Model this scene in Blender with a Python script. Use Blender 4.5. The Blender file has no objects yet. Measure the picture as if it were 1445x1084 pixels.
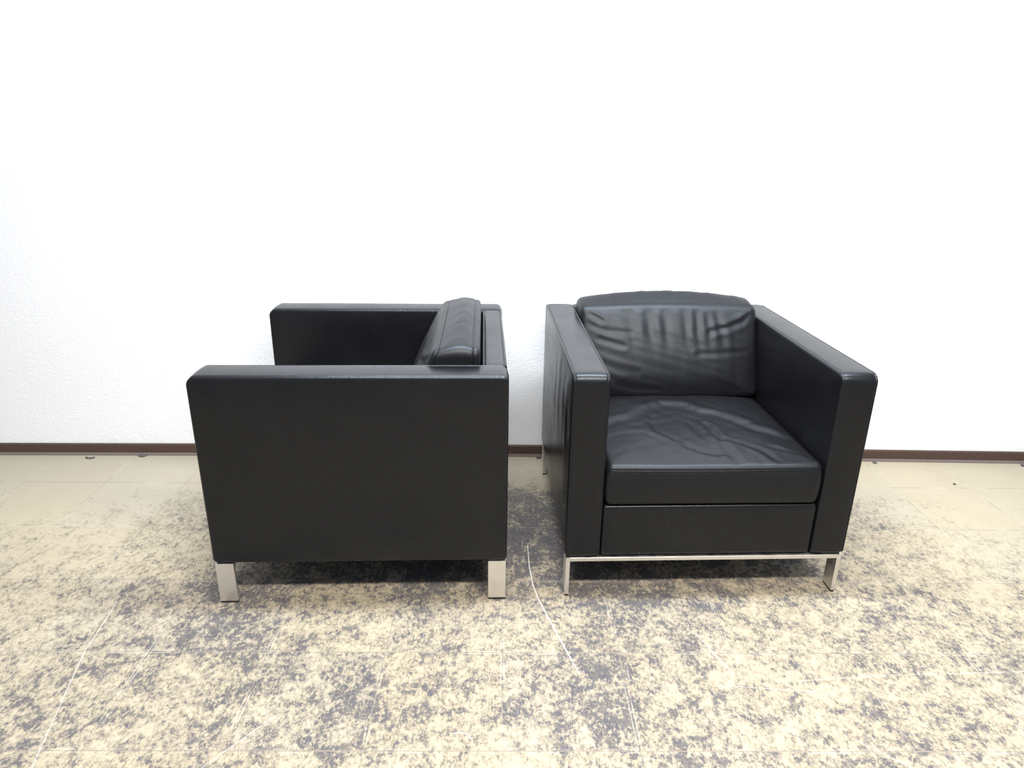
import bpy, bmesh, math, random
import numpy as np
from mathutils import Matrix, Vector

random.seed(7)
scn = bpy.context.scene
COL = scn.collection

# ------------------------------------------------------------------ camera
F_PX, CAM_H, PITCH, ROLL = 964.785, 1.29, 0.34694, 0.01447
cd = bpy.data.cameras.new('camera')
cd.sensor_fit = 'HORIZONTAL'; cd.sensor_width = 36.0
cd.lens = F_PX / 1445 * 36.0
cd.clip_start = 0.02; cd.clip_end = 60
cam = bpy.data.objects.new('camera', cd); COL.objects.link(cam)
fw = Vector((0, math.cos(PITCH), -math.sin(PITCH))); up = Vector((0, math.sin(PITCH), math.cos(PITCH))); rt = Vector((1, 0, 0))
cr, sr = math.cos(ROLL), math.sin(ROLL)
r2 = cr * rt + sr * up; u2 = -sr * rt + cr * up
M = Matrix((r2, u2, -fw)).transposed().to_4x4()
M.translation = (0, 0, CAM_H)
cam.matrix_world = M
scn.camera = cam

# ------------------------------------------------------------------ world, lamps, exposure
world = bpy.data.worlds.new('world'); scn.world = world
world.use_nodes = True
bg = world.node_tree.nodes['Background']
bg.inputs[0].default_value = (0.72, 0.82, 1.0, 1); bg.inputs[1].default_value = 0.28

def area(name, loc, rot, sx, sy, power, color):
    l = bpy.data.lights.new(name, 'AREA'); l.shape = 'RECTANGLE'
    l.size = sx; l.size_y = sy; l.energy = power; l.color = color
    o = bpy.data.objects.new(name, l); COL.objects.link(o)
    o.location = loc; o.rotation_euler = rot
    return o
# two rows of ceiling tubes: one over the camera, one over the armchairs
area('ceiling_tube_light', (0.36, 0.10, 2.75), (0, 0, 0), 2.7, 0.22, 94, (1.0, 0.94, 0.85))
area('ceiling_tube_light', (0.36, 1.80, 2.75), (0, 0, 0), 2.7, 0.20, 76, (0.82, 0.91, 1.0))

vs = scn.view_settings
vs.view_transform = 'Standard'; vs.look = 'None'; vs.exposure = 1.0; vs.gamma = 1.0; vs.use_curve_mapping = False
scn.display_settings.display_device = 'sRGB'
scn.cycles.max_bounces = 8
scn.cycles.use_denoising = True

# ------------------------------------------------------------------ node helper
class NT:
    def __init__(self, name):
        self.mat = bpy.data.materials.new(name); self.mat.use_nodes = True
        self.t = self.mat.node_tree; self.t.nodes.clear()
        self.out = self.t.nodes.new('ShaderNodeOutputMaterial')
        self.b = self.t.nodes.new('ShaderNodeBsdfPrincipled')
        self.t.links.new(self.b.outputs[0], self.out.inputs[0])
        self.tc = self.t.nodes.new('ShaderNodeTexCoord').outputs['Object']
    def put(self, sock, v):
        if isinstance(v, bpy.types.NodeSocket): self.t.links.new(v, sock)
        elif v is not None:
            if sock.type == 'RGBA' and isinstance(v, tuple) and len(v) == 3: v = (*v, 1)
            sock.default_value = v
    def set(self, **k):
        for n, v in k.items(): self.put(self.b.inputs[n.replace('_', ' ')], v)
    def math(self, op, a, b=None, c=None, clamp=False):
        n = self.t.nodes.new('ShaderNodeMath'); n.operation = op; n.use_clamp = clamp
        self.put(n.inputs[0], a); self.put(n.inputs[1], b)
        if c is not None: self.put(n.inputs[2], c)
        return n.outputs[0]
    def ramp(self, v, a, b, lo=0.0, hi=1.0, smooth=True):
        n = self.t.nodes.new('ShaderNodeMapRange'); n.interpolation_type = 'SMOOTHSTEP' if smooth else 'LINEAR'
        self.put(n.inputs[0], v)
        for i, x in enumerate((a, b, lo, hi)): self.put(n.inputs[1 + i], x)
        return n.outputs[0]
    def map(self, v=None, loc=(0, 0, 0), rot=(0, 0, 0), scale=(1, 1, 1)):
        n = self.t.nodes.new('ShaderNodeMapping'); self.put(n.inputs[0], v or self.tc)
        n.inputs[1].default_value = loc; n.inputs[2].default_value = rot; n.inputs[3].default_value = scale
        return n.outputs[0]
    def noise(self, v=None, scale=5, detail=4, rough=0.5, dist=0.0, lac=2.0):
        n = self.t.nodes.new('ShaderNodeTexNoise'); self.put(n.inputs['Vector'], v or self.tc)
        for k, x in (('Scale', scale), ('Detail', detail), ('Roughness', rough), ('Distortion', dist), ('Lacunarity', lac)):
            self.put(n.inputs[k], x)
        return n.outputs[0]
    def voronoi(self, v=None, scale=5, feature='F1', rand=1.0):
        n = self.t.nodes.new('ShaderNodeTexVoronoi'); n.feature = feature
        self.put(n.inputs['Vector'], v or self.tc); n.inputs['Scale'].default_value = scale
        n.inputs['Randomness'].default_value = rand
        return n
    def mix(self, f, a, b):
        n = self.t.nodes.new('ShaderNodeMix'); n.data_type = 'RGBA'
        self.put(n.inputs[0], f); self.put(n.inputs[6], a); self.put(n.inputs[7], b)
        return n.outputs[2]
    def xyz(self, v=None):
        n = self.t.nodes.new('ShaderNodeSeparateXYZ'); self.put(n.inputs[0], v or self.tc)
        return n.outputs
    def bump(self, h, strength=0.2, dist=0.01, prev=None):
        n = self.t.nodes.new('ShaderNodeBump'); self.put(n.inputs['Height'], h)
        n.inputs['Strength'].default_value = strength; n.inputs['Distance'].default_value = dist
        if prev is not None: self.t.links.new(prev, n.inputs['Normal'])
        return n.outputs[0]

# ------------------------------------------------------------------ materials
def mat_leather(name, wear=1.0, r0=0.27):
    m = NT(name)
    n1 = m.noise(scale=9, detail=5, rough=0.6)
    m.set(Base_Color=m.mix(n1, (0.0050, 0.0049, 0.0060), (0.0075, 0.0073, 0.0086)))
    cell = m.voronoi(scale=300, feature='F1').outputs['Distance']
    fine = m.noise(scale=420, detail=1, rough=0.5)
    grain = m.math('ADD', m.math('MULTIPLY', cell, 0.8), m.math('MULTIPLY', fine, 0.5))
    soft = m.noise(scale=30, detail=2, rough=0.5)
    b1 = m.bump(soft, 0.10 * wear, 0.003)
    b2 = m.bump(grain, 0.20, 0.0007, b1)
    m.b.inputs['Normal'].default_value = (0, 0, 0)
    m.put(m.b.inputs['Normal'], b2)
    m.set(Roughness=m.ramp(n1, 0.3, 0.7, r0, r0 + 0.06), Specular_IOR_Level=0.33, Specular_Tint=(0.88, 0.94, 1.0))
    return m.mat

def mat_steel():
    m = NT('satin_steel')
    n = m.noise(scale=40, detail=6, rough=0.65)
    st = m.noise(m.map(scale=(60, 60, 900)), scale=1.0, detail=3)
    m.set(Base_Color=m.mix(n, (0.68, 0.66, 0.62), (0.86, 0.84, 0.80)), Metallic=1.0,
          Roughness=m.ramp(m.math('ADD', n, m.math('MULTIPLY', st, 0.4)), 0.3, 1.0, 0.30, 0.52))
    m.put(m.b.inputs['Normal'], m.bump(st, 0.06, 0.0005))
    return m.mat

def mat_plain(name, c, rough=0.6, spec=0.4):
    m = NT(name)
    n = m.noise(scale=60, detail=4)
    m.set(Base_Color=m.mix(n, tuple(x * 0.85 for x in c), tuple(min(1, x * 1.15) for x in c)), Roughness=rough, Specular_IOR_Level=spec)
    return m.mat

def mat_wall():
    m = NT('rough_white_plaster')
    n1 = m.noise(scale=105, detail=5, rough=0.6, dist=0.3)
    n2 = m.noise(scale=150, detail=3, rough=0.5)
    n3 = m.noise(scale=3.2, detail=3, rough=0.5)
    h = m.math('ADD', n1, m.math('MULTIPLY', n2, 0.35))
    _, _, z = m.xyz()
    # scuffs and dirt just above the baseboard
    low = m.ramp(z, 0.05, 0.34, 1, 0)
    dirt = m.math('MULTIPLY', low, m.ramp(m.noise(scale=11, detail=7, rough=0.7), 0.55, 0.78))
    spk = m.math('MULTIPLY', m.ramp(z, 0.05, 0.6, 1, 0), m.ramp(m.noise(scale=23, detail=5, rough=0.75, dist=0.5), 0.72, 0.78))
    c = m.mix(n3, (0.80, 0.80, 0.81), (0.83, 0.83, 0.84))
    c = m.mix(m.math('MULTIPLY', dirt, 0.35), c, (0.60, 0.57, 0.55))
    c = m.mix(m.math('MULTIPLY', spk, 0.45), c, (0.42, 0.40, 0.40))
    m.set(Base_Color=c, Roughness=0.8, Specular_IOR_Level=0.25)
    m.put(m.b.inputs['Normal'], m.bump(h, 0.38, 0.004))
    return m.mat

def mat_floor():
    m = NT('worn_vinyl_tiles')
    x, y, z = m.xyz()
    TILE, ANG, OX, OY = 0.310, math.radians(0.9), -1.255, 1.447
    tv = m.map(loc=(0, 0, 0), rot=(0, 0, -ANG), scale=(1, 1, 1))
    ca, sa = math.cos(-ANG), math.sin(-ANG)
    ox, oy = ca * OX - sa * OY, sa * OX + ca * OY
    tx, ty, _ = m.xyz(tv)
    gx = m.math('DIVIDE', m.math('SUBTRACT', tx, ox), TILE)
    gy = m.math('DIVIDE', m.math('SUBTRACT', ty, oy), TILE)
    # distance to the nearest joint, in metres
    jx = m.math('MULTIPLY', m.math('PINGPONG', gx, 0.5), TILE)
    jy = m.math('MULTIPLY', m.math('PINGPONG', gy, 0.5), TILE)
    wn = m.t.nodes.new('ShaderNodeTexWhiteNoise'); wn.noise_dimensions = '2D'
    cmb = m.t.nodes.new('ShaderNodeCombineXYZ')
    m.put(cmb.inputs[0], m.math('FLOOR', gx)); m.put(cmb.inputs[1], m.math('FLOOR', gy))
    m.t.links.new(cmb.outputs[0], wn.inputs['Vector'])
    tile_rnd = wn.outputs['Value']
    # worn patches, drawn out along the room's depth
    warp = m.noise(scale=7, detail=3)
    v1 = m.map(rot=(0, 0, -0.3), scale=(1.0, 0.90, 1))
    big = m.noise(m.map(scale=(1, 0.8, 1), loc=(5.6, 8.3, 0)), scale=2.6, detail=2, rough=0.5)
    mid = m.noise(v1, scale=17, detail=12, rough=0.80, dist=0.15)
    fin = m.noise(m.map(rot=(0, 0, 0.15), scale=(1.0, 0.75, 1), loc=(9, 2, 0)), scale=75, detail=8, rough=0.78, dist=0.2)
    str1 = m.noise(m.map(rot=(0, 0, 0.55), scale=(1.0, 0.10, 1), loc=(4, 7, 0)), scale=70, detail=4, rough=0.6)
    str2 = m.noise(m.map(rot=(0, 0, -0.7), scale=(1.0, 0.09, 1), loc=(1, 3, 0)), scale=75, detail=4, rough=0.6)
    # where the surface is still clean: by the wall, left and right margins
    wall_zone = m.ramp(m.math('ADD', y, m.math('MULTIPLY', warp, 0.12)), 2.36, 2.56, 0, 0.16)
    right_strip = m.math('MULTIPLY', m.ramp(gy, 3.02, 3.04, 0, 0.20), m.ramp(x, 1.0, 1.2))
    left_zone = m.math('MULTIPLY', m.ramp(m.math('ADD', x, m.math('MULTIPLY', warp, 0.5)), -0.55, -1.25, 0, 1),
                       m.ramp(y, 1.6, 2.3, 0, 0.070))
    right_zone = m.math('MULTIPLY', m.ramp(x, 1.05, 1.75, 0, 1), m.ramp(y, 1.5, 2.2, 0.02, 0.10))
    far_left = m.ramp(x, -0.9, -1.6, 0, 0.035)
    core = m.math('MULTIPLY', m.ramp(m.math('ABSOLUTE', m.math('SUBTRACT', x, 0.1)), 0.25, 1.1, 1, 0), m.ramp(y, 1.5, 2.1, 0.0, 0.06))
    clean = m.math('ADD', m.math('ADD', wall_zone, right_strip), m.math('ADD', m.math('ADD', left_zone, right_zone), far_left))
    val = m.math('ADD', m.math('MULTIPLY', mid, 0.54), m.math('MULTIPLY', fin, 0.46))
    val = m.math('ADD', val, m.math('ADD', m.math('MULTIPLY', m.math('SUBTRACT', big, 0.5), 0.10), m.math('MULTIPLY', m.math('SUBTRACT', m.noise(m.map(rot=(0, 0, -0.5), scale=(1.0, 0.6, 1), loc=(2, 5, 0)), scale=6.5, detail=2), 0.5), 0.10)))
    val = m.math('ADD', val, m.math('MULTIPLY', m.math('SUBTRACT', tile_rnd, 0.5), 0.02))
    val = m.math('ADD', m.math('SUBTRACT', val, clean), core)
    grey = m.ramp(val, 0.500, 0.545)
    tone = m.ramp(val, 0.425, 0.495)
    grit = m.noise(m.map(rot=(0, 0, 0.4), scale=(1.0, 0.5, 1)), scale=150, detail=5, rough=0.8)
    scr = m.math('ADD', m.ramp(str1, 0.62, 0.72), m.ramp(str2, 0.63, 0.73), clamp=True)
    cream = m.mix(m.noise(scale=5, detail=6, rough=0.6), (0.358, 0.302, 0.210), (0.425, 0.370, 0.272))
    cream = m.mix(m.math('MULTIPLY', m.ramp(tile_rnd, 0.3, 1.0), 0.26), cream, (0.375, 0.345, 0.295))
    slate = m.mix(m.ramp(fin, 0.35, 0.65), (0.050, 0.050, 0.064), (0.090, 0.087, 0.099))
    c = m.mix(m.math('MULTIPLY', tone, m.ramp(grit, 0.38, 0.60, 0.12, 0.80)), cream, (0.170, 0.140, 0.106))
    slate = m.mix(m.ramp(m.noise(m.map(loc=(6, 1, 0)), scale=28, detail=6, rough=0.75), 0.46, 0.62, 0, 0.6), slate, (0.125, 0.112, 0.098))
    c = m.mix(m.math('MULTIPLY', grey, m.ramp(grit, 0.30, 0.60, 0.66, 0.97)), c, slate)
    c = m.mix(m.math('MULTIPLY', m.ramp(grit, 0.58, 0.70), m.math('MULTIPLY', m.ramp(val, 0.30, 0.43), 0.50)), c, (0.16, 0.135, 0.11))
    c = m.mix(m.math('MULTIPLY', m.ramp(y, 2.0, 2.5), m.ramp(x, 0.6, -0.9, 0.10, 0.55)), c, (0.33, 0.30, 0.245))
    # fine scraping: light over the grey, faint brown over the cream
    c = m.mix(m.math('MULTIPLY', m.math('MULTIPLY', scr, grey), 0.40), c, (0.46, 0.43, 0.385))
    c = m.mix(m.math('MULTIPLY', m.math('MULTIPLY', scr, m.math('SUBTRACT', 1, clean)), 0.10), c, (0.30, 0.26, 0.22))
    # tile joints, broken and dirty, with a pale chipped edge
    brk = m.noise(scale=6, detail=5, rough=0.7)
    jw = m.math('MINIMUM', jx, jy)
    joint_y = m.math('MULTIPLY', m.ramp(jy, 0.0008, 0.0026, 1, 0), m.ramp(brk, 0.38, 0.53, 0.15, 0.85))
    joint_x = m.math('MULTIPLY', m.ramp(jx, 0.0008, 0.0024, 1, 0), m.ramp(brk, 0.44, 0.58, 0.08, 0.75))
    joint = m.math('MAXIMUM', joint_x, joint_y)
    pale = m.math('MULTIPLY', m.ramp(m.math('ABSOLUTE', m.math('SUBTRACT', jw, 0.0042)), 0.0008, 0.0024, 1, 0), m.ramp(brk, 0.40, 0.52, 0.55, 0))
    c = m.mix(m.math('MULTIPLY', pale, 0.6), c, (0.57, 0.52, 0.43))
    c = m.mix(joint, c, (0.23, 0.195, 0.16))
    # single long scratches worn white
    def seg(a, b, w, amt, c, col=(0.74, 0.72, 0.68)):
        ax, ay = a; dx, dy = b[0] - ax, b[1] - ay; L = dx * dx + dy * dy
        px = m.math('SUBTRACT', x, ax); py = m.math('SUBTRACT', y, ay)
        t = m.math('DIVIDE', m.math('ADD', m.math('MULTIPLY', px, dx), m.math('MULTIPLY', py, dy)), L, clamp=True)
        ex = m.math('SUBTRACT', px, m.math('MULTIPLY', t, dx)); ey = m.math('SUBTRACT', py, m.math('MULTIPLY', t, dy))
        d = m.math('SQRT', m.math('ADD', m.math('MULTIPLY', ex, ex), m.math('MULTIPLY', ey, ey)))
        k = m.math('MULTIPLY', m.ramp(d, w * 0.4, w * 1.3, 1, 0), m.math('MULTIPLY', m.ramp(grit, 0.36, 0.56, 0.45, 1.0), amt))
        return m.mix(k, c, col)
    for pts, w, amt in SCRATCHES:
        for a, b in zip(pts, pts[1:]):
            c = seg(a, b, w, amt, c)
    m.set(Base_Color=c, Roughness=m.math('ADD', m.ramp(grey, 0, 1, 0.50, 0.62), m.math('MULTIPLY', fin, 0.12)), Specular_IOR_Level=0.15)
    hh = m.math('SUBTRACT', m.math('MULTIPLY', m.math('SUBTRACT', 1, grey), 0.5), joint)
    m.put(m.b.inputs['Normal'], m.bump(hh, 0.25, 0.0012, m.bump(m.noise(scale=3.5, detail=3), 0.12, 0.02)))
    return m.mat

SCRATCHES = [
    ([(-1.141, 1.65), (-1.114, 1.442), (-1.037, 1.158), (-1.0, 1.02)], 0.0010, 0.65),
    ([(0.060, 1.975), (0.064, 1.85), (0.073, 1.76), (0.087, 1.695), (0.110, 1.62), (0.157, 1.473), (0.182, 1.396)], 0.0014, 0.9),
    ([(0.110, 1.62), (0.157, 1.473)], 0.0018, 0.8),
    ([(-0.079, 1.185), (-0.088, 1.200), (-0.105, 1.206), (-0.125, 1.203)], 0.0012, 0.8),
    ([(0.74, 1.38), (0.98, 1.405), (1.36, 1.425)], 0.0009, 0.38),
    ([(0.55, 1.36), (0.77, 1.345)], 0.0012, 0.35),
    ([(0.26, 1.93), (0.36, 1.99)], 0.0010, 0.5),
    ([(0.10, 2.29), (0.17, 2.21)], 0.0016, 0.45),
    ([(-0.56, 2.10), (-0.70, 1.75)], 0.0009, 0.5),
    ([(0.80, 1.20), (0.90, 1.12)], 0.0012, 0.4),
    ([(0.28, 1.10), (0.33, 1.00)], 0.0022, 0.5),
    ([(-0.55, 1.24), (-0.66, 1.10)], 0.0010, 0.5),
    ([(0.52, 1.55), (0.58, 1.40)], 0.0012, 0.45),
    ([(1.20, 1.25), (1.33, 1.14)], 0.0012, 0.5),
]

LEATHER = mat_leather('black_leather')
LEATHER_SOFT = mat_leather('black_cushion_leather', 1.5, 0.40)
THREAD = mat_plain('dark_thread', (0.020, 0.021, 0.026), 0.5)
STEEL = mat_steel()
RUBBER = mat_plain('black_rubber', (0.012, 0.012, 0.012), 0.7)
WALL = mat_wall()
FLOOR = mat_floor()
BROWN = mat_plain('brown_plastic', (0.068, 0.040, 0.030), 0.55)
DUSTY = mat_plain('dusty_brown_plastic', (0.17, 0.135, 0.125), 0.8, 0.2)
GRIT = mat_plain('dark_grit', (0.10, 0.09, 0.085), 0.8)

# ------------------------------------------------------------------ mesh helpers
def link(name, verts, faces, mat, parent=None, smooth=True):
    me = bpy.data.meshes.new(name)
    me.from_pydata([tuple(map(float, v)) for v in verts], [], faces)
    me.update()
    bm = bmesh.new(); bm.from_mesh(me)
    bmesh.ops.recalc_face_normals(bm, faces=bm.faces[:])
    bm.to_mesh(me); bm.free()
    if smooth: me.polygons.foreach_set('use_smooth', [True] * len(me.polygons))
    me.materials.append(mat)
    o = bpy.data.objects.new(name, me); COL.objects.link(o)
    if parent is not None: o.parent = parent
    return o

def ring(hw, hh, rads, m=24, n=8, fr=0.0):
    """rounded rectangle, counter-clockwise; straight runs get m points with the ends crowded, corners n"""
    cs = [(1, 1, 0), (-1, 1, 90), (-1, -1, 180), (1, -1, 270)]
    pts = []
    arcs = []
    for (sx, sy, a0), r in zip(cs, rads):
        r = max(1e-5, min(r, hw * 0.98, hh * 0.98))
        cx, cy = sx * (hw - r), sy * (hh - r)
        arcs.append([(cx + r * math.cos(math.radians(a0 + 90 * i / n)), cy + r * math.sin(math.radians(a0 + 90 * i / n))) for i in range(n + 1)])
    for k in range(4):
        pts += arcs[k]
        a, b = arcs[k][-1], arcs[(k + 1) % 4][0]
        for i in range(1, m):
            t = i / m
            pts.append((a[0] + (b[0] - a[0]) * t, a[1] + (b[1] - a[1]) * t))
    return np.array(pts)

def loft(loops, close_a=True, close_b=True):
    N = len(loops[0]); V = np.vstack(loops); F = []
    for i in range(len(loops) - 1):
        for j in range(N):
            k = (j + 1) % N
            F.append((i * N + j, i * N + k, (i + 1) * N + k, (i + 1) * N + j))
    V = list(V)
    if close_a:
        V.append(loops[0].mean(0)); c = len(V) - 1
        F += [(c, (j + 1) % N, j) for j in range(N)]
    if close_b:
        V.append(loops[-1].mean(0)); c = len(V) - 1; o = (len(loops) - 1) * N
        F += [(c, o + j, o + (j + 1) % N) for j in range(N)]
    return V, F

def tube(pts, r, closed=True, sides=8):
    P = np.array(pts, float); n = len(P); V = []; F = []
    for i in range(n):
        a = P[(i - 1) % n] if (closed or i > 0) else P[i]
        b = P[(i + 1) % n] if (closed or i < n - 1) else P[i]
        t = b - a; t /= np.linalg.norm(t) + 1e-12
        ref = np.array([0, 0, 1.0]) if abs(t[2]) < 0.8 else np.array([0, 1.0, 0])
        u = np.cross(t, ref); u /= np.linalg.norm(u); w = np.cross(t, u)
        for k in range(sides):
            q = 2 * math.pi * k / sides
            V.append(P[i] + r * (math.cos(q) * u + math.sin(q) * w))
    for i in range(n if closed else n - 1):
        for k in range(sides):
            i2 = (i + 1) % n; k2 = (k + 1) % sides
            F.append((i * sides + k, i * sides + k2, i2 * sides + k2, i2 * sides + k))
    if not closed:
        F.append(tuple(range(sides))); F.append(tuple((n - 1) * sides + k for k in range(sides)))
    return V, F

def seg_dist(X, Y, pts):
    """distance to a polyline and signed side (numpy arrays)"""
    best = np.full(X.shape, 9.0); side = np.zeros(X.shape)
    for (ax, ay), (bx, by) in zip(pts, pts[1:]):
        dx, dy = bx - ax, by - ay; L = dx * dx + dy * dy
        t = np.clip(((X - ax) * dx + (Y - ay) * dy) / L, 0, 1)
        ex, ey = X - ax - t * dx, Y - ay - t * dy
        d = np.hypot(ex, ey); s = np.sign(dx * ey - dy * ex)
        sel = d < best; best = np.where(sel, d, best); side = np.where(sel, s, side)
    return best, side

def wav(x, seed, f0):
    rs = np.random.RandomState(seed); o = 0
    for i in range(5):
        o = o + math.pow(0.7, i) * np.sin(x * f0 * (1 + 0.73 * i) + rs.rand() * 6.28)
    return o / 2.2

def box_loops(hx, hy, r, bev, z0, z1):
    """upright bar with bevelled edges: loops of (x, y, z)"""
    L = []
    for ins, z in ((bev, z0), (bev * 0.3, z0 + bev * 0.3), (0, z0 + bev), (0, z1 - bev), (bev * 0.3, z1 - bev * 0.3), (bev, z1)):
        p = ring(hx - ins, hy - ins, [max(r - ins, 2e-4)] * 4, 3, 3)
        L.append(np.column_stack([p, np.full(len(p), z)]))
    return L

# ------------------------------------------------------------------ armchair dimensions (metres)
W, D, T = 0.8341, 0.8354, 0.1033        # width, depth, arm thickness
Z0, H = 0.1376, 0.700                   # underside and top of the body
w, d = W / 2, D / 2
KS = [1 - i / 22 for i in range(22)]    # shrinking rings of a panel

def panel_slab(hw, hh, rads, half, m, n, puff, wave_neg=None, wave_pos=None, edge=0.0115):
    """an upholstered slab: two puffed panels joined by a gusset strip, with sunk seams. returns loops (u, v, h) and the two seam outlines"""
    loops = []
    def rr(ins, k=1.0):
        return ring((hw - ins) * k, (hh - ins) * k, [max(r - ins, 0.002) * k for r in rads], m, n)
    def panel(sign, wave):
        out = []
        for k in reversed(KS):
            p = rr(edge, k)
            q = 1 - max(0.0, min(1.0, (1 - k) / 0.30)); q = 1 - q * q
            hgt = half + puff * q
            hv = np.full(len(p), hgt)
            if wave is not None: hv = hv + wave(p[:, 0], p[:, 1]) * min(1, (1 - k) / 0.06)
            out.append(np.column_stack([p, sign * hv]))
        return out
    loops += panel(-1, wave_neg)
    prof = [(0.0060, half - 0.0007), (0.0026, half - 0.0024), (0.0006, half - 0.0048), (0.0008, half - 0.0063), (0.0032, half - 0.0076), (0.0033, half - 0.0086), (0.0006, half - 0.0098), (0.0, half - 0.0130), (-0.0010, half * 0.45)]
    for ins, hgt in prof: loops.append(np.column_stack([rr(ins), np.full(len(rr(0)), -hgt)]))
    loops.append(np.column_stack([rr(-0.0016), np.zeros(len(rr(0)))]))
    for ins, hgt in reversed(prof): loops.append(np.column_stack([rr(ins), np.full(len(rr(0)), hgt)]))
    loops += list(reversed(panel(1, wave_pos)))
    seam = rr(0.0024)
    return loops, seam

def make_armchair():
    root = bpy.data.objects.new('armchair', None); COL.objects.link(root)
    root.empty_display_size = 0.2
    zc, hh = (Z0 + H) / 2, (H - Z0) / 2
    # ---- two armrests (outline in y, z; thickness along x)
    for s in (-1, 1):
        xc = s * (w - T / 2)
        def outer_wave(u, v, s=s):
            zz = v + zc
            a = 0.0030 * np.exp(-((zz - 0.55) / 0.13) ** 2) * np.clip((0.1 - u) / 0.3, 0.15, 1)
            return a * wav(u + 0.06 * v, 3, 62) + 0.0015 * wav(u * 0.4 + v, 5, 14)
        def inner_wave(u, v, s=s):
            zz = v + zc
            return 0.0016 * np.exp(-((zz - 0.66) / 0.04) ** 2) * wav(v + 0.12 * u, 8, 120) * np.clip((u + 0.1) / 0.3, 0, 1) + 0.001 * wav(u + v * 0.5, 6, 12)
        wn, wp = (outer_wave, inner_wave) if s < 0 else (inner_wave, outer_wave)
        loops, seam = panel_slab(d, hh, [0.020, 0.027, 0.012, 0.012], T / 2, 40, 8, 0.0045, wn, wp)
        # ring(): first corner (+y,+z) = rear top, second = front top
        L = [np.column_stack([l[:, 2] + xc, l[:, 0], l[:, 1] + zc]) for l in loops]
        V, Fc = loft(L)
        arm = link('armrest', V, Fc, LEATHER, root)
        for side in (-1, 1):
            P = np.column_stack([np.full(len(seam), xc + side * (T / 2 - 0.0081)), seam[:, 0], seam[:, 1] + zc])
            V, Fc = tube(P, 0.0008, True, 6)
            link('stitching', V, Fc, THREAD, arm)
    # ---- backrest panel between the arms (outline in x, z; thickness along y)
    yb, bt = 0.3805, 0.0745
    bw = w - T - 0.0005
    loops, seam = panel_slab(bw, hh - 0.0015, [0.006, 0.006, 0.006, 0.006], bt / 2 - 0.002, 40, 6, 0.0042, None, lambda u, v: 0.0010 * wav(u + v, 4, 11))
    L = [np.column_stack([l[:, 0], l[:, 2] + yb, l[:, 1] + zc]) for l in loops]
    V, Fc = loft(L)
    back = link('backrest', V, Fc, LEATHER, root)
    V, Fc = tube(np.column_stack([seam[:, 0], np.full(len(seam), yb + bt / 2 - 0.0101), seam[:, 1] + zc - 0.0005]), 0.0008, True, 6)
    link('stitching', V, Fc, THREAD, back)
    # ---- seat base with the upholstered front apron
    z1 = 0.3035
    y_front, y_rear = -d + 0.004, yb - bt / 2 + 0.001
    bz, bh = (Z0 + z1) / 2, (z1 - Z0) / 2
    bx = w - T - 0.0010
    L = []
    for k in reversed(KS[::2]):
        p = ring((bx - 0.010) * k, (bh - 0.010) * k, [0.004 * k] * 4, 20, 5)
        q = min(1, (1 - k) / 0.4)
        L.append(np.column_stack([p[:, 0], np.full(len(p), y_front - 0.002 * q), p[:, 1] + bz]))
    for ins, yy in ((0.0055, 0.001), (0.0025, 0.0034), (0.0006, 0.007), (0.0, 0.012), (0.0, 0.1), (0.0, 0.4)):
        p = ring(bx - ins, bh - ins, [max(0.012 - ins, 0.003)] * 4, 20, 5)
        L.append(np.column_stack([p[:, 0], np.full(len(p), y_front + yy), p[:, 1] + bz]))
    p = ring(bx, bh, [0.012] * 4, 20, 5)
    L.append(np.column_stack([p[:, 0], np.full(len(p), y_rear), p[:, 1] + bz]))
    V, Fc = loft(L)
    link('seat_base', V, Fc, LEATHER, root)
    # ---- seat cushion
    cx = w - T - 0.0025
    cy0, cy1 = -d - 0.004, yb - bt / 2 - 0.004
    cyc, chy = (cy0 + cy1) / 2, (cy1 - cy0) / 2
    zb, zs = 0.3050, 0.4170          # underside, top seam
    CRE = [
        # polyline (x, y), width, depth, step
        ([(-0.237, -0.117), (-0.179, -0.100), (-0.118, -0.034), (-0.047, 0.010), (0.011, 0.003), (0.057, -0.048), (0.108, -0.073), (0.158, -0.132), (0.192, -0.194), (0.237, -0.221), (0.277, -0.243)], 0.016, 0.0042, 0.0055),
        ([(-0.290, -0.236), (-0.224, -0.211), (-0.170, -0.217), (-0.126, -0.259), (-0.093, -0.299), (-0.046, -0.319)], 0.010, 0.0022, 0.0015),
        ([(-0.117, -0.129), (-0.122, -0.207), (-0.099, -0.239), (-0.068, -0.285), (-0.030, -0.334), (0.016, -0.354)], 0.013, 0.0036, -0.0030),
        ([(0.004, -0.125), (0.008, -0.208), (0.020, -0.276)], 0.012, 0.0024, 0.0),
        ([(0.053, -0.142), (0.058, -0.225), (0.056, -0.311), (0.067, -0.387), (0.075, -0.43)], 0.011, 0.0038, 0.0022),
        ([(0.068, -0.261), (0.111, -0.292), (0.143, -0.322), (0.175, -0.374), (0.197, -0.415)], 0.011, 0.0032, -0.0022),
        ([(0.150, -0.140), (0.199, -0.144), (0.290, -0.150)], 0.008, 0.0018, 0.0),
        ([(0.189, -0.313), (0.240, -0.342), (0.290, -0.375)], 0.009, 0.0022, 0.0),
        ([(-0.044, -0.290), (-0.065, -0.371), (-0.075, -0.42)], 0.007, 0.0020, 0.0),
        ([(-0.29, -0.15), (-0.22, -0.14), (-0.16, -0.16)], 0.008, 0.0015, 0.0),
        ([(0.22, -0.05), (0.29, -0.06)], 0.008, 0.0014, 0.0),
    ]
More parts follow.
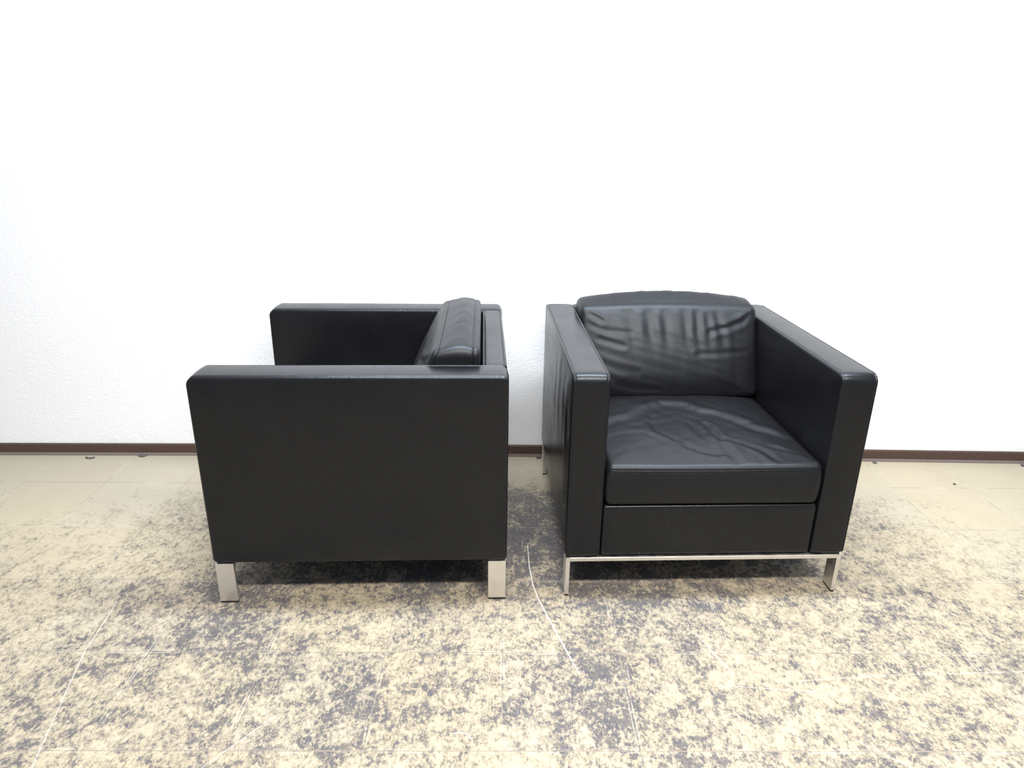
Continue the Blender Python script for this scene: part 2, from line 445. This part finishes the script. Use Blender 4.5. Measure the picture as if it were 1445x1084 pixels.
    def top_z(X, Y, base):
        z = base.copy()
        edge = np.clip(np.minimum(np.minimum(cx - np.abs(X), Y - cy0), 0.2) / 0.05, 0, 1)
        dz = np.zeros(X.shape)
        for pts, wd, dp, st in CRE:
            dist, side = seg_dist(X, Y, pts)
            dp *= 0.85
            dz -= dp * np.exp(-(dist / wd) ** 2)
            dz += dp * 0.5 * np.exp(-((dist - 1.9 * wd) / wd) ** 2)
            dz += st * side * (1 - np.exp(-(dist / wd) ** 2)) * np.exp(-(dist / 0.06) ** 2)
        # the sat-in hollow
        dz -= 0.006 * np.exp(-((X - 0.02) / 0.16) ** 2 - ((Y + 0.13) / 0.11) ** 2)
        dz += 0.0010 * wav(X * 1.0 + Y * 0.6, 12, 40) + 0.0008 * wav(Y - X * 0.4, 13, 55)
        # little gathers behind the front seam
        dz += 0.0016 * np.exp(-((Y - cy0 - 0.035) / 0.03) ** 2) * wav(X, 21, 170)
        return z + dz * edge
    CR = [0.030, 0.030, 0.022, 0.022]
    M_, N_ = 46, 8
    def crr(ins, k=1.0): return ring((cx - ins) * k, (chy - ins) * k, [max(r - ins, 0.004) * k for r in CR], M_, N_)
    L = []
    for k in (0.05, 0.3, 0.6, 0.85, 0.95): 
        p = crr(0.02, k); L.append(np.column_stack([p[:, 0], p[:, 1] + cyc, np.full(len(p), zb)]))
    for ins, z in ((0.016, zb + 0.0003), (0.009, zb + 0.003), (0.004, zb + 0.008), (0.0012, zb + 0.016), (-0.0005, zb + 0.03), (-0.002, zb + 0.05), (-0.0018, zb + 0.07),
                   (-0.0006, zb + 0.09), (0.0010, zs - 0.010), (0.0022, zs - 0.005), (0.0045, zs - 0.0015), (0.0048, zs - 0.0002), (0.0042, zs + 0.0012), (0.0040, zs + 0.003), (0.0052, zs + 0.0065), (0.0085, zs + 0.0105), (0.013, zs + 0.0138)):
        p = crr(ins); y = p[:, 1] + cyc
        gather = 0.0008 * wav(p[:, 0] + p[:, 1], 33, 150) * (1 if zb + 0.06 < z < zs - 0.004 else 0)
        lift = 0.0035 * np.cos(np.clip(p[:, 0] / cx, -1, 1) * math.pi / 2) * (1 if z > zs - 0.03 else 0)
        L.append(np.column_stack([p[:, 0], y + gather, np.full(len(p), z) + lift * -0.8]))
    NK = 44
    for i in range(NK):
        k = 1 - i / NK
        p = crr(0.018, k); X = p[:, 0]; Y = p[:, 1] + cyc
        q = min(1.0, (1 - k) / 0.62); q = 1 - (1 - q) ** 2.2
        lift = -0.0028 * np.cos(np.clip(X / cx, -1, 1) * math.pi / 2) * max(0, 1 - (1 - k) / 0.15)
        base = np.full(len(p), zs + 0.0158 + 0.0125 * q) + lift
        L.append(np.column_stack([X, Y, top_z(X, Y, base)]))
    V, Fc = loft(L)
    cush = link('seat_cushion', V, Fc, LEATHER_SOFT, root)
    p = crr(0.0036)
    P = np.column_stack([p[:, 0], p[:, 1] + cyc, np.full(len(p), zs) - 0.0028 * np.cos(np.clip(p[:, 0] / cx, -1, 1) * math.pi / 2)])
    V, Fc = tube(P, 0.0016, True, 8)
    link('piping', V, Fc, LEATHER, cush)
    # ---- back cushion: leaning wedge, outline in x and height, depth between the leaning face and the backrest
    kx = w - T + 0.0015
    zlo, zhi = 0.436, 0.742
    kzc, kh = (zlo + zhi) / 2, (zhi - zlo) / 2
    KR = [0.026, 0.026, 0.030, 0.030]
    yr = yb - bt / 2 - 0.0215
    def yf(z): return 0.088 + 0.405 * (z - 0.43)
    FOLD = [
        ([(-0.307, 0.735), (-0.278, 0.713), (-0.241, 0.692)], 0.010, 0.0040),
        ([(0.300, 0.722), (0.289, 0.714), (0.258, 0.689), (0.207, 0.673), (0.144, 0.661)], 0.010, 0.0055),
        ([(-0.149, 0.724), (-0.137, 0.640)], 0.017, 0.0034),
        ([(-0.079, 0.731), (-0.073, 0.656), (-0.059, 0.588)], 0.017, 0.0060),
        ([(-0.02, 0.728), (-0.015, 0.650)], 0.014, 0.0030),
        ([(0.053, 0.725), (0.056, 0.620)], 0.014, 0.0044),
        ([(0.096, 0.734), (0.092, 0.656), (0.105, 0.588)], 0.013, 0.0044),
        ([(0.133, 0.714), (0.136, 0.611)], 0.012, 0.0040),
        ([(0.163, 0.714), (0.181, 0.645), (0.186, 0.599)], 0.013, 0.0044),
        ([(-0.29, 0.683), (-0.217, 0.660), (-0.142, 0.656)], 0.009, 0.0026),
        ([(-0.25, 0.633), (-0.168, 0.615)], 0.009, 0.0022),
        ([(-0.25, 0.520), (-0.206, 0.497), (-0.145, 0.475), (-0.046, 0.463)], 0.012, 0.0030),
        ([(0.093, 0.588), (0.281, 0.595)], 0.009, 0.0020),
        ([(-0.28, 0.57), (-0.20, 0.545), (-0.12, 0.53)], 0.011, 0.0020),
    ]
    def folds(X, Z):
        o = np.zeros(X.shape)
        for i, (pts, wd, dp) in enumerate(FOLD):
            if 2 <= i <= 8:      # the upright folds run out towards the middle of the face
                pts = pts + [(pts[-1][0] + 0.004, 0.50)]
                u = np.clip((Z - 0.560) / 0.13, 0, 1)
                dp = dp * 1.25 * u * u * (3 - 2 * u)
            dist, _ = seg_dist(X, Z, pts)
            o += dp * np.exp(-(dist / wd) ** 2) - 0.6 * dp * np.exp(-((dist - 1.8 * wd) / wd) ** 2)
        return 0.5 * o + 0.0005 * wav(Z + 0.25 * X, 41, 70) + 0.0006 * wav(X, 42, 50)
    def arch(X, u):   # the top edge rises to the middle
        return 0.016 * (1 - np.clip(np.abs(X) / kx, 0, 1) ** 2) * np.clip(u, 0, 1)
    def krr(ins, k=1.0): return ring((kx - ins) * k, (kh - ins) * k, [max(r - ins, 0.004) * k for r in KR], 46, 10)
    def place(p, t, crown=0.0, off=0.0, fold=0.0):
        X = p[:, 0]; U = (p[:, 1] + kh) / (2 * kh)
        topness = np.clip((p[:, 1] / kh - 0.55) / 0.45, 0, 1)
        Z = p[:, 1] + kzc + arch(X, U) * (0.55 + 0.45 * crown) + crown * (0.006 + 0.012 * (1 - np.clip(np.abs(X) / kx, 0, 1) ** 2)) * topness
        f = yf(Z)
        Y = f + (yr - f) * t + off
        if fold: Y = Y + fold * folds(X, Z)
        return np.column_stack([X, Y, Z])
    L = []
    for i in range(NK):
        k = (i + 0.6) / NK
        q = min(1.0, (1 - k) / 0.55); q = 1 - (1 - q) ** 2.2
        p = krr(0.018, k)
        low = 0.5 + 0.5 * np.cos(np.clip((p[:, 1] / kh + 0.15) / 1.15, -1, 1) * math.pi)
        e = min(1, (1 - k) / 0.10)
        L.append(place(p, 0.0, 0, -0.004 - 0.024 * q * (0.45 + 0.55 * low) , e))
    for ins, off in ((0.013, -0.0015), (0.0085, 0.002), (0.0055, 0.006), (0.0040, 0.010), (0.0042, 0.012), (0.0052, 0.0132), (0.0050, 0.0145)):
        L.append(place(krr(ins), 0.0, 0, off))
    ft = 0.0150
    for t, cw in ((0.02, 0.02), (0.05, 0.12), (0.12, 0.32), (0.22, 0.55), (0.34, 0.78), (0.46, 0.93), (0.58, 1.0), (0.70, 0.97), (0.82, 0.86), (0.90, 0.70), (0.95, 0.55), (0.975, 0.48)):
        p = krr(0.004 - 0.004 * cw)
        q = place(p, t, cw, ft * (1 - t))
        tops = np.clip((p[:, 1] / kh - 0.7) / 0.3, 0, 1)
        q[:, 2] += tops * 0.0016 * wav(p[:, 0] + 0.05 * math.sin(3 * t), 51, 75) * math.sin(math.pi * t)
        L.append(q)
    for ins, off in ((0.0046, -0.0005), (0.0052, 0.0), (0.0036, 0.0015), (0.0028, 0.0050), (0.0038, 0.0098), (0.0068, 0.0145), (0.0115, 0.0180), (0.018, 0.0196)):
        L.append(place(krr(ins), 1.0, 0.45, off))
    for k in (0.9, 0.7, 0.4, 0.1):
        L.append(place(krr(0.018, k), 1.0, 0.45 * k, 0.0200))
    V, Fc = loft(L)
    bc = link('back_cushion', V, Fc, LEATHER_SOFT, root)
    V, Fc = tube(place(krr(0.0040), 0.0, 0, 0.0131), 0.0016, True, 8)
    link('piping', V, Fc, LEATHER, bc)
    V, Fc = tube(place(krr(0.0042), 1.0, 0.45, 0.0), 0.0014, True, 8)
    link('piping', V, Fc, LEATHER, bc)
    # ---- steel bridges: flat bar, front and rear
    bar, dep, li, ly = 0.0125, 0.0515, 0.0045, 0.0026
    zt = 0.1325; foot = 0.0065
    for s in (-1, 1):
        yc = s * (d - ly - dep / 2)
        # rail (lies between the two mitred legs)
        L = [np.column_stack([l[:, 2], l[:, 0] + yc, l[:, 1] + zt - bar / 2]) for l in box_loops(dep / 2, bar / 2, 0.0012, 0.0006, -(w - li - bar), w - li - bar)]
        V, Fc = loft(L); link('frame_rail', V, Fc, STEEL, root, False)
        for sx in (-1, 1):
            xc = sx * (w - li - bar / 2)
            V, Fc = loft([l + np.array([xc, yc, 0]) for l in box_loops(bar / 2, dep / 2, 0.0012, 0.0007, foot, zt)])
            leg = link('leg', V, Fc, STEEL, root, False)
            V, Fc = loft([l + np.array([xc, yc, 0]) for l in box_loops(bar / 2 - 0.0008, dep / 2 - 0.001, 0.002, 0.0012, 0.0, foot)])
            link('foot_glide', V, Fc, RUBBER, leg, False)
            V, Fc = loft([l + np.array([sx * (w - 0.036), yc - s * 0.004, 0]) for l in box_loops(0.026, dep / 2 + 0.001, 0.003, 0.0008, zt, Z0 + 0.0012)])
            link('spacer', V, Fc, RUBBER, root, False)
    return root

def copy_tree(o, parent=None):
    c = o.copy(); COL.objects.link(c)
    if parent is not None: c.parent = parent
    for ch in o.children: copy_tree(ch, c)
    return c

# ------------------------------------------------------------------ setting
def wall_y(x):
    # the old wall bends very slightly: left half swings forward
    t = 0.5 * (-x + math.sqrt(x * x + 0.09))      # soft max(0, -x)
    return 2.667 - 0.0275 * max(0.0, t - 0.02)

def strip(name, prof, mat, kind_x=(-4.6, 4.6), n=64, smooth=False):
    """profile (offset from the wall towards the room, z) swept along the wall"""
    V = []; F = []; m = len(prof)
    xs = [kind_x[0] + (kind_x[1] - kind_x[0]) * i / n for i in range(n + 1)]
    for x in xs:
        for o, z in prof: V.append((x, wall_y(x) - o, z))
    for i in range(n):
        for j in range(m):
            k = (j + 1) % m
            F.append((i * m + j, i * m + k, (i + 1) * m + k, (i + 1) * m + j))
    F.append(tuple(range(m))); F.append(tuple(n * m + j for j in range(m)))
    o = link(name, V, F, mat, None, smooth); o['kind'] = 'structure'
    return o

fl = link('floor', [(-4.6, -3.5, 0), (4.6, -3.5, 0), (4.6, 2.95, 0), (-4.6, 2.95, 0), (-4.6, -3.5, -0.05), (4.6, -3.5, -0.05), (4.6, 2.95, -0.05), (-4.6, 2.95, -0.05)],
          [(0, 1, 2, 3), (4, 5, 6, 7), (0, 1, 5, 4), (1, 2, 6, 5), (2, 3, 7, 6), (3, 0, 4, 7)], FLOOR, None, False)
fl['kind'] = 'structure'
strip('wall_back', [(0.0, 0.0), (0.0, 2.9), (-0.2, 2.9), (-0.2, 0.0)], WALL)
strip('baseboard_back', [(0.0005, 0.012), (0.0085, 0.012), (0.0085, 0.047), (0.0060, 0.0505), (0.0005, 0.0515)], BROWN)
strip('trim_1', [(0.0005, 0.0), (0.0135, 0.0), (0.0135, 0.0045), (0.0105, 0.0115), (0.0005, 0.0120)], DUSTY)

# ------------------------------------------------------------------ the two armchairs
GROUP = 'pair of black leather armchairs'
a = make_armchair()
a.location = (-0.44298, 2.08418, 0); a.rotation_euler = (0, 0, -1.52721)
a['label'] = 'black leather cube armchair turned sideways, its outer armrest facing the viewer'
a['category'] = 'armchair'; a['group'] = GROUP
b = copy_tree(a)
b.location = (0.55847, 2.14350, 0); b.rotation_euler = (0, 0, 0.04659)
b['label'] = 'black leather cube armchair facing forward, showing its creased seat cushion'
b['category'] = 'armchair'; b['group'] = GROUP

# ------------------------------------------------------------------ scraps on the floor
def scrap(name, loc, size, arc, thick, label, cat, rz=0.0, mat=GRIT):
    n = 14; P = []
    for i in range(n):
        q = -arc / 2 + arc * i / (n - 1)
        P.append((size * math.sin(q), size * (1 - math.cos(q)) , thick * (1.0 + 0.35 * math.sin(i * 1.7))))
    V, F = tube(P, thick, False, 7)
    V = [(v[0], v[1], max(0.0002, v[2])) for v in V]
    o = link(name, V, F, mat, None)
    o.location = loc; o.rotation_euler = (0, 0, rz)
    o['label'] = label; o['category'] = cat
    return o
def crumb(name, loc, r, label, seed, flat=0.55):
    rs = random.Random(seed)
    bm = bmesh.new(); bmesh.ops.create_icosphere(bm, subdivisions=2, radius=r)
    for v in bm.verts:
        v.co *= 1 + rs.uniform(-0.28, 0.28); v.co.z = v.co.z * flat
    zmin = min(v.co.z for v in bm.verts)
    for v in bm.verts: v.co.z -= zmin
    me = bpy.data.meshes.new(name); bm.to_mesh(me); bm.free(); me.materials.append(GRIT)
    o = bpy.data.objects.new(name, me); COL.objects.link(o); o.location = loc
    o['label'] = label; o['category'] = 'debris'
    return o
scrap('curled_scrap', (-1.762, 2.572, 0), 0.021, 1.9, 0.0035, 'small dark curled scrap on the floor by the baseboard, nearer the left edge', 'debris')
scrap('curled_scrap', (-1.556, 2.597, 0), 0.014, 3.6, 0.0042, 'small dark hooked scrap against the baseboard, just left of the sideways armchair', 'debris')
crumb('grit_crumb', (0.119, 2.640, 0), 0.010, 'dark crumb by the baseboard in the gap between the two armchairs', 3)
crumb('grit_crumb', (1.783, 2.455, 0), 0.0052, 'tiny dark crumb on the clean floor strip right of the forward facing armchair', 5)
crumb('grit_crumb', (2.185, 2.632, 0), 0.012, 'dark crumb by the baseboard at the right edge', 9)
crumb('grit_crumb', (1.555, 2.640, 0), 0.010, 'dusty flake by the baseboard beside the forward facing armchair', 11, 0.2)
